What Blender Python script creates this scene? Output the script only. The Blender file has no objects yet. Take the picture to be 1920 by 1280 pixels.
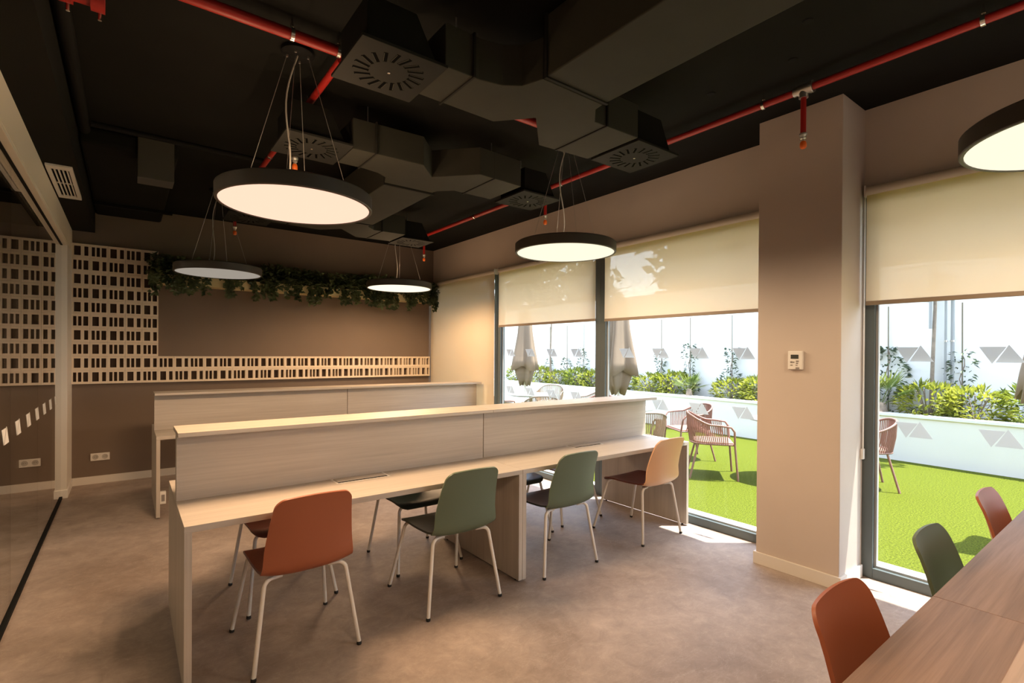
import bpy, bmesh, math, random
from mathutils import Vector, Matrix
random.seed(7)
PI = math.pi
COL = bpy.context.scene.collection
SC = bpy.context.scene

# ------------------------------------------------------------------ materials
def nodes(name):
    m = bpy.data.materials.new(name); m.use_nodes = True
    nt = m.node_tree; nt.nodes.clear()
    out = nt.nodes.new('ShaderNodeOutputMaterial')
    return m, nt, out
def N(nt, t, **kw):
    n = nt.nodes.new(t)
    for k, v in kw.items():
        if k in n.inputs.keys(): n.inputs[k].default_value = v
        else: setattr(n, k, v)
    return n
def L(nt, a, b): nt.links.new(a, b)
def rgba(c): return (c[0], c[1], c[2], 1)
def plain(name, col, rough=0.6, metal=0.0, spec=0.5, var=0.0, scale=8.0, bump=0.0, bscale=200.0, trans=0.0):
    m, nt, out = nodes(name)
    b = N(nt, 'ShaderNodeBsdfPrincipled'); L(nt, b.outputs[0], out.inputs[0])
    b.inputs['Roughness'].default_value = rough; b.inputs['Metallic'].default_value = metal
    b.inputs['Specular IOR Level'].default_value = spec
    b.inputs['Base Color'].default_value = rgba(col)
    tc = N(nt, 'ShaderNodeTexCoord')
    if var:
        nz = N(nt, 'ShaderNodeTexNoise', Scale=scale, Detail=5.0); L(nt, tc.outputs['Object'], nz.inputs['Vector'])
        cr = N(nt, 'ShaderNodeValToRGB')
        cr.color_ramp.elements[0].position = .3; cr.color_ramp.elements[1].position = .7
        cr.color_ramp.elements[0].color = rgba([c*(1-var) for c in col]); cr.color_ramp.elements[1].color = rgba([min(1, c*(1+var)) for c in col])
        L(nt, nz.outputs['Fac'], cr.inputs['Fac']); L(nt, cr.outputs['Color'], b.inputs['Base Color'])
    if bump:
        nb = N(nt, 'ShaderNodeTexNoise', Scale=bscale, Detail=3.0); L(nt, tc.outputs['Object'], nb.inputs['Vector'])
        bp = N(nt, 'ShaderNodeBump', Strength=bump, Distance=.002); L(nt, nb.outputs['Fac'], bp.inputs['Height']); L(nt, bp.outputs['Normal'], b.inputs['Normal'])
    if trans:
        t = N(nt, 'ShaderNodeBsdfTranslucent'); t.inputs['Color'].default_value = rgba(col)
        mx = N(nt, 'ShaderNodeMixShader'); mx.inputs[0].default_value = trans
        L(nt, b.outputs[0], mx.inputs[1]); L(nt, t.outputs[0], mx.inputs[2]); L(nt, mx.outputs[0], out.inputs[0])
    return m
def wood(name, c0, c1, axis='X', rough=.45, scale=1.0):
    """fine straight grain running along the given axis"""
    m, nt, out = nodes(name)
    b = N(nt, 'ShaderNodeBsdfPrincipled', Roughness=rough); L(nt, b.outputs[0], out.inputs[0])
    tc = N(nt, 'ShaderNodeTexCoord'); mp = N(nt, 'ShaderNodeMapping')
    s = [60*scale]*3; s['XYZ'.index(axis)] = 1.6*scale; mp.inputs['Scale'].default_value = s
    L(nt, tc.outputs['Object'], mp.inputs['Vector'])
    n1 = N(nt, 'ShaderNodeTexNoise', Scale=1.0, Detail=6.0, Roughness=.65, Distortion=.3); L(nt, mp.outputs[0], n1.inputs['Vector'])
    mp2 = N(nt, 'ShaderNodeMapping'); s2 = [9*scale]*3; s2['XYZ'.index(axis)] = .5*scale; mp2.inputs['Scale'].default_value = s2
    L(nt, tc.outputs['Object'], mp2.inputs['Vector'])
    n2 = N(nt, 'ShaderNodeTexNoise', Scale=1.0, Detail=4.0); L(nt, mp2.outputs[0], n2.inputs['Vector'])
    ad = N(nt, 'ShaderNodeMath', operation='ADD'); L(nt, n1.outputs['Fac'], ad.inputs[0]); L(nt, n2.outputs['Fac'], ad.inputs[1])
    hf = N(nt, 'ShaderNodeMath', operation='MULTIPLY'); hf.inputs[1].default_value = .5; L(nt, ad.outputs[0], hf.inputs[0])
    cr = N(nt, 'ShaderNodeValToRGB'); cr.color_ramp.elements[0].position = .36; cr.color_ramp.elements[1].position = .64
    cr.color_ramp.elements[0].color = rgba(c0); cr.color_ramp.elements[1].color = rgba(c1)
    L(nt, hf.outputs[0], cr.inputs['Fac']); L(nt, cr.outputs['Color'], b.inputs['Base Color'])
    bp = N(nt, 'ShaderNodeBump', Strength=.12, Distance=.001); L(nt, n1.outputs['Fac'], bp.inputs['Height']); L(nt, bp.outputs['Normal'], b.inputs['Normal'])
    return m
def emit(name, col, st):
    m, nt, out = nodes(name); e = N(nt, 'ShaderNodeEmission', Strength=st); e.inputs['Color'].default_value = rgba(col)
    L(nt, e.outputs[0], out.inputs[0]); return m
def glass(name, tint=(1, 1, 1), ior=1.45, rough=0.0, boost=1.0):
    m, nt, out = nodes(name)
    f = N(nt, 'ShaderNodeFresnel', IOR=ior); g = N(nt, 'ShaderNodeBsdfGlossy', Roughness=rough); t = N(nt, 'ShaderNodeBsdfTransparent')
    t.inputs['Color'].default_value = rgba(tint); g.inputs['Color'].default_value = (.95, .95, .95, 1)
    mu = N(nt, 'ShaderNodeMath', operation='MULTIPLY', use_clamp=True); mu.inputs[1].default_value = boost
    ge = N(nt, 'ShaderNodeNewGeometry'); mi = N(nt, 'ShaderNodeMix', data_type='FLOAT'); mi.inputs[2].default_value = ior; mi.inputs[3].default_value = 1/ior
    L(nt, ge.outputs['Backfacing'], mi.inputs[0]); L(nt, mi.outputs[0], f.inputs['IOR'])
    L(nt, f.outputs[0], mu.inputs[0])
    mx = N(nt, 'ShaderNodeMixShader'); L(nt, mu.outputs[0], mx.inputs[0]); L(nt, t.outputs[0], mx.inputs[1]); L(nt, g.outputs[0], mx.inputs[2]); L(nt, mx.outputs[0], out.inputs[0])
    return m
def screen_fabric(name, col, openness, translucency):
    m, nt, out = nodes(name)
    d = N(nt, 'ShaderNodeBsdfDiffuse'); d.inputs['Color'].default_value = rgba(col)
    tl = N(nt, 'ShaderNodeBsdfTranslucent'); tl.inputs['Color'].default_value = rgba(col)
    tr = N(nt, 'ShaderNodeBsdfTransparent')
    tc = N(nt, 'ShaderNodeTexCoord'); mp = N(nt, 'ShaderNodeMapping'); mp.inputs['Scale'].default_value = (1, 1.2, 90)
    nz = N(nt, 'ShaderNodeTexNoise', Scale=1.0, Detail=3.0); L(nt, tc.outputs['Object'], mp.inputs[0]); L(nt, mp.outputs[0], nz.inputs['Vector'])
    mr = N(nt, 'ShaderNodeMapRange'); mr.inputs['To Min'].default_value = translucency*.93; mr.inputs['To Max'].default_value = translucency*1.07
    L(nt, nz.outputs['Fac'], mr.inputs['Value'])
    a = N(nt, 'ShaderNodeMixShader'); L(nt, mr.outputs[0], a.inputs[0]); L(nt, d.outputs[0], a.inputs[1]); L(nt, tl.outputs[0], a.inputs[2])
    b = N(nt, 'ShaderNodeMixShader'); b.inputs[0].default_value = openness
    L(nt, a.outputs[0], b.inputs[1]); L(nt, tr.outputs[0], b.inputs[2]); L(nt, b.outputs[0], out.inputs[0])
    return m
def floor_mat():
    m, nt, out = nodes('polished_concrete')
    b = N(nt, 'ShaderNodeBsdfPrincipled', Roughness=.5); L(nt, b.outputs[0], out.inputs[0])
    b.inputs['Specular IOR Level'].default_value = .3
    tc = N(nt, 'ShaderNodeTexCoord')
    n1 = N(nt, 'ShaderNodeTexNoise', Scale=1.3, Detail=7.0, Roughness=.6, Distortion=.6); L(nt, tc.outputs['Object'], n1.inputs['Vector'])
    cr = N(nt, 'ShaderNodeValToRGB'); e = cr.color_ramp.elements
    e[0].position = .32; e[0].color = (.275, .212, .178, 1); e[1].position = .68; e[1].color = (.45, .372, .325, 1)
    L(nt, n1.outputs['Fac'], cr.inputs['Fac'])
    # pale veins and scuffs
    mp = N(nt, 'ShaderNodeMapping'); mp.inputs['Rotation'].default_value = (0, 0, .5); mp.inputs['Scale'].default_value = (3, 9, 1); L(nt, tc.outputs['Object'], mp.inputs[0])
    n2 = N(nt, 'ShaderNodeTexNoise', Scale=1.0, Detail=8.0, Roughness=.7, Distortion=1.2); L(nt, mp.outputs[0], n2.inputs['Vector'])
    r2 = N(nt, 'ShaderNodeValToRGB'); q = r2.color_ramp.elements; q[0].position = .495; q[0].color = (0, 0, 0, 1); q[1].position = .5; q[1].color = (1, 1, 1, 1)
    x = r2.color_ramp.elements.new(.508); x.color = (0, 0, 0, 1)
    L(nt, n2.outputs['Fac'], r2.inputs['Fac'])
    mx = N(nt, 'ShaderNodeMix', data_type='RGBA'); 
    mu = N(nt, 'ShaderNodeMath', operation='MULTIPLY'); mu.inputs[1].default_value = .6; L(nt, r2.outputs['Color'], mu.inputs[0])
    L(nt, mu.outputs[0], mx.inputs[0]); L(nt, cr.outputs['Color'], mx.inputs[6]); mx.inputs[7].default_value = (.52, .45, .40, 1)
    n3 = N(nt, 'ShaderNodeTexNoise', Scale=9.0, Detail=9.0, Roughness=.78, Distortion=.5); L(nt, tc.outputs['Object'], n3.inputs['Vector'])
    mr = N(nt, 'ShaderNodeMapRange'); mr.inputs['From Min'].default_value = .25; mr.inputs['From Max'].default_value = .75; mr.inputs['To Min'].default_value = .74; mr.inputs['To Max'].default_value = 1.22; L(nt, n3.outputs['Fac'], mr.inputs['Value'])
    m2 = N(nt, 'ShaderNodeMix', data_type='RGBA', blend_type='MULTIPLY'); m2.inputs[0].default_value = 1.0
    L(nt, mx.outputs[2], m2.inputs[6]); L(nt, mr.outputs[0], m2.inputs[7]); L(nt, m2.outputs[2], b.inputs['Base Color'])
    rr = N(nt, 'ShaderNodeMapRange'); rr.inputs['To Min'].default_value = .42; rr.inputs['To Max'].default_value = .68; L(nt, n1.outputs['Fac'], rr.inputs['Value']); L(nt, rr.outputs[0], b.inputs['Roughness'])
    return m
def lawn_mat():
    m, nt, out = nodes('artificial_turf')
    b = N(nt, 'ShaderNodeBsdfPrincipled', Roughness=.85); L(nt, b.outputs[0], out.inputs[0]); b.inputs['Specular IOR Level'].default_value = .1
    tc = N(nt, 'ShaderNodeTexCoord')
    n1 = N(nt, 'ShaderNodeTexNoise', Scale=70.0, Detail=5.0, Roughness=.75); L(nt, tc.outputs['Object'], n1.inputs['Vector'])
    cr = N(nt, 'ShaderNodeValToRGB'); e = cr.color_ramp.elements
    e[0].position = .36; e[0].color = (.030, .036, .003, 1); e[1].position = .58; e[1].color = (.112, .140, .008, 1)
    x = e.new(.75); x.color = (.22, .22, .045, 1)
    L(nt, n1.outputs['Fac'], cr.inputs['Fac']); L(nt, cr.outputs['Color'], b.inputs['Base Color'])
    bp = N(nt, 'ShaderNodeBump', Strength=.6, Distance=.02); L(nt, n1.outputs['Fac'], bp.inputs['Height']); L(nt, bp.outputs['Normal'], b.inputs['Normal'])
    return m
def leaf_mat(name, c0, c1, trans=.35, scale=6.0):
    m, nt, out = nodes(name)
    oi = N(nt, 'ShaderNodeTexCoord'); nz = N(nt, 'ShaderNodeTexNoise', Scale=scale, Detail=2.0); L(nt, oi.outputs['Object'], nz.inputs['Vector'])
    cr = N(nt, 'ShaderNodeValToRGB'); cr.color_ramp.elements[0].position = .35; cr.color_ramp.elements[1].position = .65
    cr.color_ramp.elements[0].color = rgba(c0); cr.color_ramp.elements[1].color = rgba(c1); L(nt, nz.outputs['Fac'], cr.inputs['Fac'])
    b = N(nt, 'ShaderNodeBsdfPrincipled', Roughness=.45); L(nt, cr.outputs['Color'], b.inputs['Base Color'])
    t = N(nt, 'ShaderNodeBsdfTranslucent'); L(nt, cr.outputs['Color'], t.inputs['Color'])
    mx = N(nt, 'ShaderNodeMixShader'); mx.inputs[0].default_value = trans; L(nt, b.outputs[0], mx.inputs[1]); L(nt, t.outputs[0], mx.inputs[2]); L(nt, mx.outputs[0], out.inputs[0])
    return m

M = dict(
 floor=floor_mat(), lawn=lawn_mat(),
 ceiling=plain('black_ceiling_paint', (.0095, .0095, .0082), .85, spec=.12, var=.12, scale=3),
 duct=plain('black_painted_duct', (.043, .043, .035), .75, spec=.15, var=.06, scale=5),
 plate=plain('dark_grey_metal_plate', (.020, .020, .018), .7, spec=.12),
 grey_duct=plain('grey_duct_face', (.05, .048, .040), .6),
 slot=plain('slot_black', (.0008, .0008, .0008), .9, spec=.05),
 wall_brown=plain('taupe_brown_wall_paint', (.19, .142, .108), .8, var=.04, scale=2, bump=.15),
 wall_light=plain('greige_wall_paint', (.57, .49, .43), .8, var=.03, scale=2, bump=.15),
 white=plain('white_paint', (.72, .68, .62), .55),
 plastic=plain('white_plastic', (.78, .75, .70), .35),
 beige_frame=plain('cream_lacquered_frame', (.84, .78, .65), .45),
 ext_white=plain('white_render', (.80, .80, .79), .9, var=.015, scale=1.5),
 ash=wood('pale_ash_laminate', (.43, .375, .32), (.56, .50, .435), 'X'),
 brown=wood('brown_oak_laminate', (.16, .098, .072), (.33, .215, .165), 'X'),
 brown_v=wood('brown_oak_laminate_upright', (.16, .098, .072), (.33, .215, .165), 'Z'),
 ash_v=wood('pale_ash_laminate_upright', (.43, .375, .32), (.56, .50, .435), 'Z'),
 block=plain('cream_ceramic', (.84, .71, .55), .6, var=.05, scale=10),
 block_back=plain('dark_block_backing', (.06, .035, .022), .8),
 alu=plain('anthracite_aluminium', (.10, .125, .13), .4),
 alu_light=plain('grey_gasket', (.35, .36, .36), .4),
 steel=plain('galvanised_steel', (.55, .53, .50), .35, metal=.9),
 chrome=plain('chrome', (.75, .73, .70), .2, metal=1.0),
 red=plain('red_pipe_paint', (.34, .016, .012), .4),
 orange=plain('orange_sprinkler_guard', (.85, .16, .02), .45),
 black=plain('black_plastic', (.007, .007, .007), .7, spec=.12),
 rubber=plain('black_rubber', (.015, .015, .015), .7),
 lamp_body=plain('charcoal_lamp_housing', (.055, .048, .042), .5),
 cord=plain('grey_power_cord', (.42, .40, .37), .6),
 wire=plain('steel_wire', (.5, .48, .45), .35, metal=.8),
 terracotta=plain('terracotta_polypropylene', (.33, .096, .042), .42, bump=.05, bscale=500),
 terracotta_sunlit=plain('sunlit_terracotta_polypropylene', (.70, .41, .235), .42, bump=.05, bscale=500),  # lighter copy of the terracotta shell, daylight on it put into the colour
 green=plain('olive_green_polypropylene', (.106, .142, .092), .42, bump=.05, bscale=500),
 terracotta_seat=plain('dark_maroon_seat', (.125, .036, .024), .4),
 terracotta_sunlit_seat=plain('maroon_seat', (.15, .042, .030), .4),
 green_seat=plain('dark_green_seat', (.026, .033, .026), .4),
 leg=plain('white_powder_coat', (.78, .74, .69), .35),
 blind=screen_fabric('screen_fabric', (.90, .73, .52), .20, .74),
 blind_dense=screen_fabric('screen_fabric_dense', (.82, .71, .54), .08, .34),
 blind_bar=plain('beige_bottom_bar', (.30, .23, .165), .6),
 blind_tube=plain('cream_roller_tube', (.62, .56, .46), .6),
 glass=glass('window_glass', (.97, .985, .98), 1.33, 0.0, .6),
 glass_in=glass('partition_glass', (.80, .80, .78), 1.5, 0.0, 1.35),
 decal=plain('frosted_film', (.62, .64, .66), .7, trans=.72),
 decal_in=plain('white_film', (.62, .60, .57), .7),
 trough=plain('pale_yellow_wood_trough', (.78, .66, .36), .6, var=.08, scale=4),
 soil=plain('soil', (.06, .045, .03), .9, var=.3, scale=20),
 rope=plain('dusty_pink_rope', (.27, .135, .105), .8),
 rope_tan=plain('tan_rope', (.28, .19, .125), .8),
 rope_frame=plain('dusty_pink_frame', (.25, .13, .105), .5),
 rope_frame_tan=plain('taupe_frame', (.22, .17, .14), .5),
 canopy=plain('beige_parasol_canvas', (.30, .225, .16), .85, var=.05, scale=3, trans=.25),
 table_top=plain('grey_green_table_top', (.30, .33, .30), .5),
 pole=plain('grey_tube', (.30, .31, .32), .5),
 bark=plain('bark', (.24, .19, .15), .9, var=.25, scale=15),
 stake=plain('cane', (.20, .17, .12), .8),
 building=plain('tan_render', (.17, .115, .07), .9, var=.05, scale=.5),
 pave=plain('pale_stone_sill', (.62, .62, .58), .8, var=.05, scale=4),
 ivy=leaf_mat('ivy_leaf', (.035, .065, .03), (.19, .23, .11), .2, 9),
 bush=leaf_mat('bush_leaf', (.07, .11, .014), (.31, .36, .05), .4, 5),
 bush_y=leaf_mat('bush_leaf_yellow', (.11, .15, .014), (.42, .43, .06), .4, 5),
 climber=leaf_mat('climber_leaf', (.03, .055, .028), (.10, .14, .06), .3, 8),
 palm=leaf_mat('palm_leaf', (.09, .14, .025), (.25, .29, .065), .4, 3),
 tree=leaf_mat('tree_leaf', (.02, .024, .010), (.065, .065, .026), .3, 1.2),
 button_light=plain('light_grey_plastic', (.46, .43, .39), .5),
 lcd=plain('grey_lcd', (.03, .035, .03), .3),
 button=plain('grey_button', (.25, .22, .20), .5),
)
def diffuser_mat(name, col, st):
    m, nt, out = nodes(name)
    b = N(nt, 'ShaderNodeBsdfPrincipled', Roughness=.6); b.inputs['Base Color'].default_value = (.62, .61, .58, 1)
    b.inputs['Emission Color'].default_value = rgba(col); b.inputs['Emission Strength'].default_value = st
    L(nt, b.outputs[0], out.inputs[0]); return m

# ------------------------------------------------------------------ mesh builder
class MB:
    def __init__(s): s.v = []; s.f = []
    def add(s, vs, fs):
        o = len(s.v); s.v += [tuple(v) for v in vs]; s.f += [tuple(i+o for i in f) for f in fs]; return s
    def box(s, x0, y0, z0, x1, y1, z1):
        vs = [(x0,y0,z0),(x1,y0,z0),(x1,y1,z0),(x0,y1,z0),(x0,y0,z1),(x1,y0,z1),(x1,y1,z1),(x0,y1,z1)]
        return s.add(vs, [(0,3,2,1),(4,5,6,7),(0,1,5,4),(1,2,6,5),(2,3,7,6),(3,0,4,7)])
    def prism(s, poly, z0, z1):
        n = len(poly); vs = [(p[0], p[1], z0) for p in poly]+[(p[0], p[1], z1) for p in poly]
        fs = [tuple(range(n-1, -1, -1)), tuple(range(n, 2*n))]+[(i, (i+1) % n, n+(i+1) % n, n+i) for i in range(n)]
        return s.add(vs, fs)
    def extrude(s, poly, vec):
        n = len(poly); vec = Vector(vec); vs = [Vector(p) for p in poly]+[Vector(p)+vec for p in poly]
        fs = [tuple(range(n-1, -1, -1)), tuple(range(n, 2*n))]+[(i, (i+1) % n, n+(i+1) % n, n+i) for i in range(n)]
        return s.add(vs, fs)
    def tube(s, pts, r, n=8, caps=True):
        pts = [Vector(p) for p in pts]; rs = r if isinstance(r, (list, tuple)) else [r]*len(pts)
        up = None; rings = []
        for i, p in enumerate(pts):
            t = (pts[min(i+1, len(pts)-1)]-pts[max(i-1, 0)])
            if t.length < 1e-9: t = Vector((0, 0, 1))
            t.normalize()
            if up is None:
                up = Vector((0, 0, 1)) if abs(t.z) < .9 else Vector((1, 0, 0))
            a = t.cross(up)
            if a.length < 1e-6: a = t.cross(Vector((1, .3, .2)))
            a.normalize(); b = a.cross(t).normalized(); up = b
            rings.append([p+(a*math.cos(2*PI*k/n)+b*math.sin(2*PI*k/n))*rs[i] for k in range(n)])
        vs = [v for rg in rings for v in rg]
        fs = [(i*n+k, i*n+(k+1) % n, (i+1)*n+(k+1) % n, (i+1)*n+k) for i in range(len(pts)-1) for k in range(n)]
        if caps: fs += [tuple(range(n-1, -1, -1)), tuple(range((len(pts)-1)*n, len(pts)*n))]
        return s.add(vs, fs)
    def lathe(s, prof, c=(0, 0, 0), n=32, axis='Z'):
        """profile [(r, h)] turned about an axis through c"""
        vs = []
        for r, h in prof:
            for k in range(n):
                a = 2*PI*k/n; x, y = r*math.cos(a), r*math.sin(a)
                q = {'Z': (x, y, h), 'X': (h, x, y), 'Y': (y, h, x)}[axis]
                vs.append((q[0]+c[0], q[1]+c[1], q[2]+c[2]))
        m = len(prof); fs = [(i*n+k, i*n+(k+1) % n, (i+1)*n+(k+1) % n, (i+1)*n+k) for i in range(m-1) for k in range(n)]
        if prof[0][0] > 1e-6: fs.append(tuple(range(n-1, -1, -1)))
        if prof[-1][0] > 1e-6: fs.append(tuple(range((m-1)*n, m*n)))
        return s.add(vs, fs)
    def build(s, name, mat, parent=None, smooth=None, bevel=0.0, at=None, seg=2):
        off = Vector(at) if at is not None else (parent_loc(parent) if parent is not None else Vector((0, 0, 0)))
        me = bpy.data.meshes.new(name)
        me.from_pydata([tuple(Vector(v)-off) for v in s.v], [], s.f)
        bm = bmesh.new(); bm.from_mesh(me)
        bmesh.ops.remove_doubles(bm, verts=bm.verts, dist=1e-6)
        bmesh.ops.recalc_face_normals(bm, faces=bm.faces)
        bm.to_mesh(me); bm.free()
        me.materials.append(mat)
        if smooth:
            me.shade_smooth(); me.set_sharp_from_angle(angle=math.radians(smooth))
        o = bpy.data.objects.new(name, me); COL.objects.link(o)
        if parent is not None:
            o.parent = parent
            if at is not None: o.location = off-parent_loc(parent)
        else: o.location = off
        if bevel:
            b = o.modifiers.new('bevel', 'BEVEL'); b.width = bevel; b.segments = seg; b.limit_method = 'ANGLE'; b.angle_limit = math.radians(40)
        return o
def parent_loc(p):
    v = Vector(p.location)
    while p.parent is not None: p = p.parent; v += Vector(p.location)
    return v
def tag(o, label=None, cat=None, group=None, kind=None):
    if label: o['label'] = label
    if cat: o['category'] = cat
    if group: o['group'] = group
    if kind: o['kind'] = kind
    return o
def empty(name, loc, rz=0.0, label=None, cat=None, group=None, kind=None):
    o = bpy.data.objects.new(name, None); COL.objects.link(o); o.empty_display_size = .1
    o.location = loc; o.rotation_euler = (0, 0, rz)
    return tag(o, label, cat, group, kind)
KIDS = {}
def children(o): return [c for c in COL.objects if c.parent == o]
def copy_tree(o, loc, rz=None, label=None, group=None, scale=None):
    def rec(a, par):
        c = a.copy(); COL.objects.link(c)
        if par is not None: c.parent = par
        for k in children(a): rec(k, c)
        return c
    r = rec(o, None); r.location = loc
    if rz is not None: r.rotation_euler = (0, 0, rz)
    if label: r['label'] = label
    if group: r['group'] = group
    if scale: r.scale = scale
    return r
def structure(mb, name, mat, label=None, bevel=0.0, cat=None):
    o = mb.build(name, mat, bevel=bevel); tag(o, label, cat or name.split('_')[0], kind='structure'); return o

# ------------------------------------------------------------------ the room shell
CEIL, YB, XW, XO = 3.165, 7.42, 4.0, 4.33
HEAD = 2.625
structure(MB().box(-3.6, -6.5, -.12, XO, YB+.12, 0), 'floor', M['floor'], 'cloudy beige polished concrete floor of the work room')
structure(MB().box(-3.6, -6.5, CEIL, XO, YB+.12, CEIL+.15), 'ceiling', M['ceiling'], 'black painted exposed ceiling with ducts and pipes below it')
structure(MB().box(-3.6, YB, 0, XO, YB+.12, CEIL), 'wall_back', M['wall_brown'], 'taupe brown wall carrying the ceramic block screen')
structure(MB().box(-3.6, -6.5, 0, XO, -6.38, CEIL), 'wall_front', M['wall_light'], 'plain greige wall behind the viewer')
structure(MB().box(-3.6, -6.38, 0, -3.48, YB, CEIL), 'wall_adjoining', M['white'], 'white far wall of the room behind the glass')
w = MB().box(XW, -6.38, HEAD, XO, YB, CEIL).box(XW, 1.32, 0, XO, 1.80, HEAD).box(XW, -6.38, 0, XO, -5.9, HEAD).box(XW, -1.75, 0, XO, -1.5, HEAD).box(XW, 7.40, 0, XO, YB, HEAD)
structure(w, 'wall_right', M['wall_light'], 'greige window wall with a deep lintel over the tall windows')
structure(MB().box(3.627, 1.315, 0, XW, 1.853, CEIL), 'column', M['wall_light'], 'square greige column standing between the window bays', bevel=.004, cat='column')
# baseboards
structure(MB().box(-.48, YB-.014, 0, XW, YB, .085), 'baseboard_back', M['white'], 'low white skirting along the brown back wall')
b = MB().box(3.613, 1.301, 0, 3.627, 1.867, .085).box(3.627, 1.301, 0, XW-.02, 1.315, .085).box(3.627, 1.853, 0, XW-.02, 1.867, .085)
structure(b, 'baseboard_column', M['white'], 'white skirting wrapped around the column foot', bevel=.002)
# sill outside the windows
structure(MB().box(4.07, -5.9, -.05, XO+.02, 7.4, .012), 'trim_1', M['pave'], 'pale stone threshold outside the windows')
# dropped soffit over the glass partition
structure(MB().box(-3.48, -6.38, 2.83, -.285, YB, CEIL), 'ceiling_soffit', M['ceiling'], 'black dropped soffit along the glass partition', cat='ceiling')

# windows -----------------------------------------------------------
def tri_pair(mb, y, z, s=1.0, x=4.052):
    # two triangles, point down then point up (seen from the room, y runs to the left)
    w, h, t = .105*s, .092*s, .0012
    a = [(x, y+.085*s, z+h/2), (x, y-.035*s, z+h/2), (x, y+.027*s, z-h/2-.008)]
    c = [(x, y+.012*s, z-h/2), (x, y-.113*s, z-h/2), (x, y-.045*s, z+h/2+.012)]
    mb.extrude(a, (t, 0, 0)); mb.extrude(c, (t, 0, 0))
def window(n, y0, y1, label, decals, low):
    e = empty('window_%d' % n, (XW, (y0+y1)/2, 0), 0, label, 'window', None, 'structure')
    f = MB(); s = .068
    f.box(XW, y0, 0, 4.075, y0+s, HEAD); f.box(XW, y1-s, 0, 4.075, y1, HEAD)
    f.box(XW, y0+s, 0, 4.075, y1-s, .07); f.box(XW, y0+s, HEAD-.09, 4.075, y1-s, HEAD)
    f.build('frame', M['alu'], e, bevel=.003)
    g = MB(); q = .014
    g.box(4.03, y0+s, .07, 4.05, y0+s+q, HEAD-.09); g.box(4.03, y1-s-q, .07, 4.05, y1-s, HEAD-.09)
    g.box(4.03, y0+s+q, .07, 4.05, y1-s-q, .07+q); g.box(4.03, y0+s+q, HEAD-.09-q, 4.05, y1-s-q, HEAD-.09)
    g.build('glazing_bead', M['alu_light'], e)
    p = MB().box(4.056, y0+s, .07, 4.064, y1-s, HEAD-.09).build('pane', M['glass'], e)
    for y in decals:
        for z in ([1.51, 1.02] if low else [1.51]):
            d = MB(); tri_pair(d, y, z); d.build('decal', M['decal'], e)
    return e
window(1, 5.605, 7.40, 'tall dark framed window fully covered by a drawn blind', [7.1, 6.69, 6.27, 5.86], True)
window(2, 3.73, 5.605, 'tall dark framed window with a half lowered blind, nearer the back wall', [5.39, 4.98, 4.57, 4.15], True)
window(3, 1.80, 3.73, 'tall dark framed window ending at the column', [3.43, 3.02, 2.61, 2.20], True)
window(4, -1.5, 1.32, 'tall dark framed window beyond the column', [1.06, .65, .24, -.17, -.58], True)

window(5, -5.9, -1.75, 'tall dark framed window behind the viewer', [], False)
# glass partition on the left --------------------------------------------------
wl = empty('wall_left', (-.53, 2, 0), 0, 'clear glass partition wall with a cream head frame reflecting the room', 'wall', None, 'structure')
seams = [-6.38, -4.8, -3.2, -1.5, .2, 1.9, 2.93, 4.04, 5.15, 6.04, 6.86]
for a, b_ in zip(seams, seams[1:]):
    MB().box(-.536, a+.002, .02, -.526, b_-.002, 2.56).build('pane', M['glass_in'], wl)
MB().box(-.56, -6.38, 2.59, -.48, YB, 2.83).box(-.56, -6.38, 2.55, -.54, YB, 2.59).box(-.522, -6.38, 2.57, -.48, YB, 2.59).build('head_frame', M['beige_frame'], wl, bevel=.003)
MB().box(-.548, -6.38, 0, -.514, 6.86, .022).build('floor_track', M['black'], wl)
MB().box(-.545, -6.38, 2.565, -.517, 6.86, 2.59).build('head_track', M['black'], wl)
MB().box(-.56, 6.86, 0, -.48, YB, 2.59).build('jamb', M['white'], wl, bevel=.003)
MB().box(-.565, 6.845, 0, -.472, YB-.02, .085).build('jamb_plinth', M['plastic'], wl, bevel=.004)
for k in range(7):
    y = 3.88+.415*k; d = MB()
    d.extrude([(-.5255, y-.11, 1.075), (-.5255, y+.01, 1.075), (-.5255, y-.05, .985)], (.001, 0, 0))
    d.extrude([(-.5255, y-.03, .985), (-.5255, y+.10, .985), (-.5255, y+.035, 1.08)], (.001, 0, 0))
    d.build('decal', M['decal_in'], wl)

# air grille in the soffit
g = empty('air_grille', (-.39, 5.36, 2.83), 0, 'white slatted air grille in the black soffit above the glass partition', 'air grille')
m = MB().box(-.465, 4.87, 2.815, -.315, 4.95, 2.83).box(-.465, 5.76, 2.815, -.315, 5.84, 2.83).box(-.465, 4.95, 2.815, -.44, 5.76, 2.83).box(-.34, 4.95, 2.815, -.315, 5.76, 2.83)
m.build('frame', M['plastic'], g, bevel=.002)
for k in range(4):
    x = -.426+.0235*k
    MB().box(x, 4.95, 2.816, x+.009, 5.76, 2.829).build('slat', M['plastic'], g)
MB().box(-.44, 4.95, 2.826, -.34, 5.76, 2.8295).build('backing', M['slot'], g)
MB().box(-.44, 5.345, 2.818, -.34, 5.36, 2.826).build('crossbar', M['plastic'], g)

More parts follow.
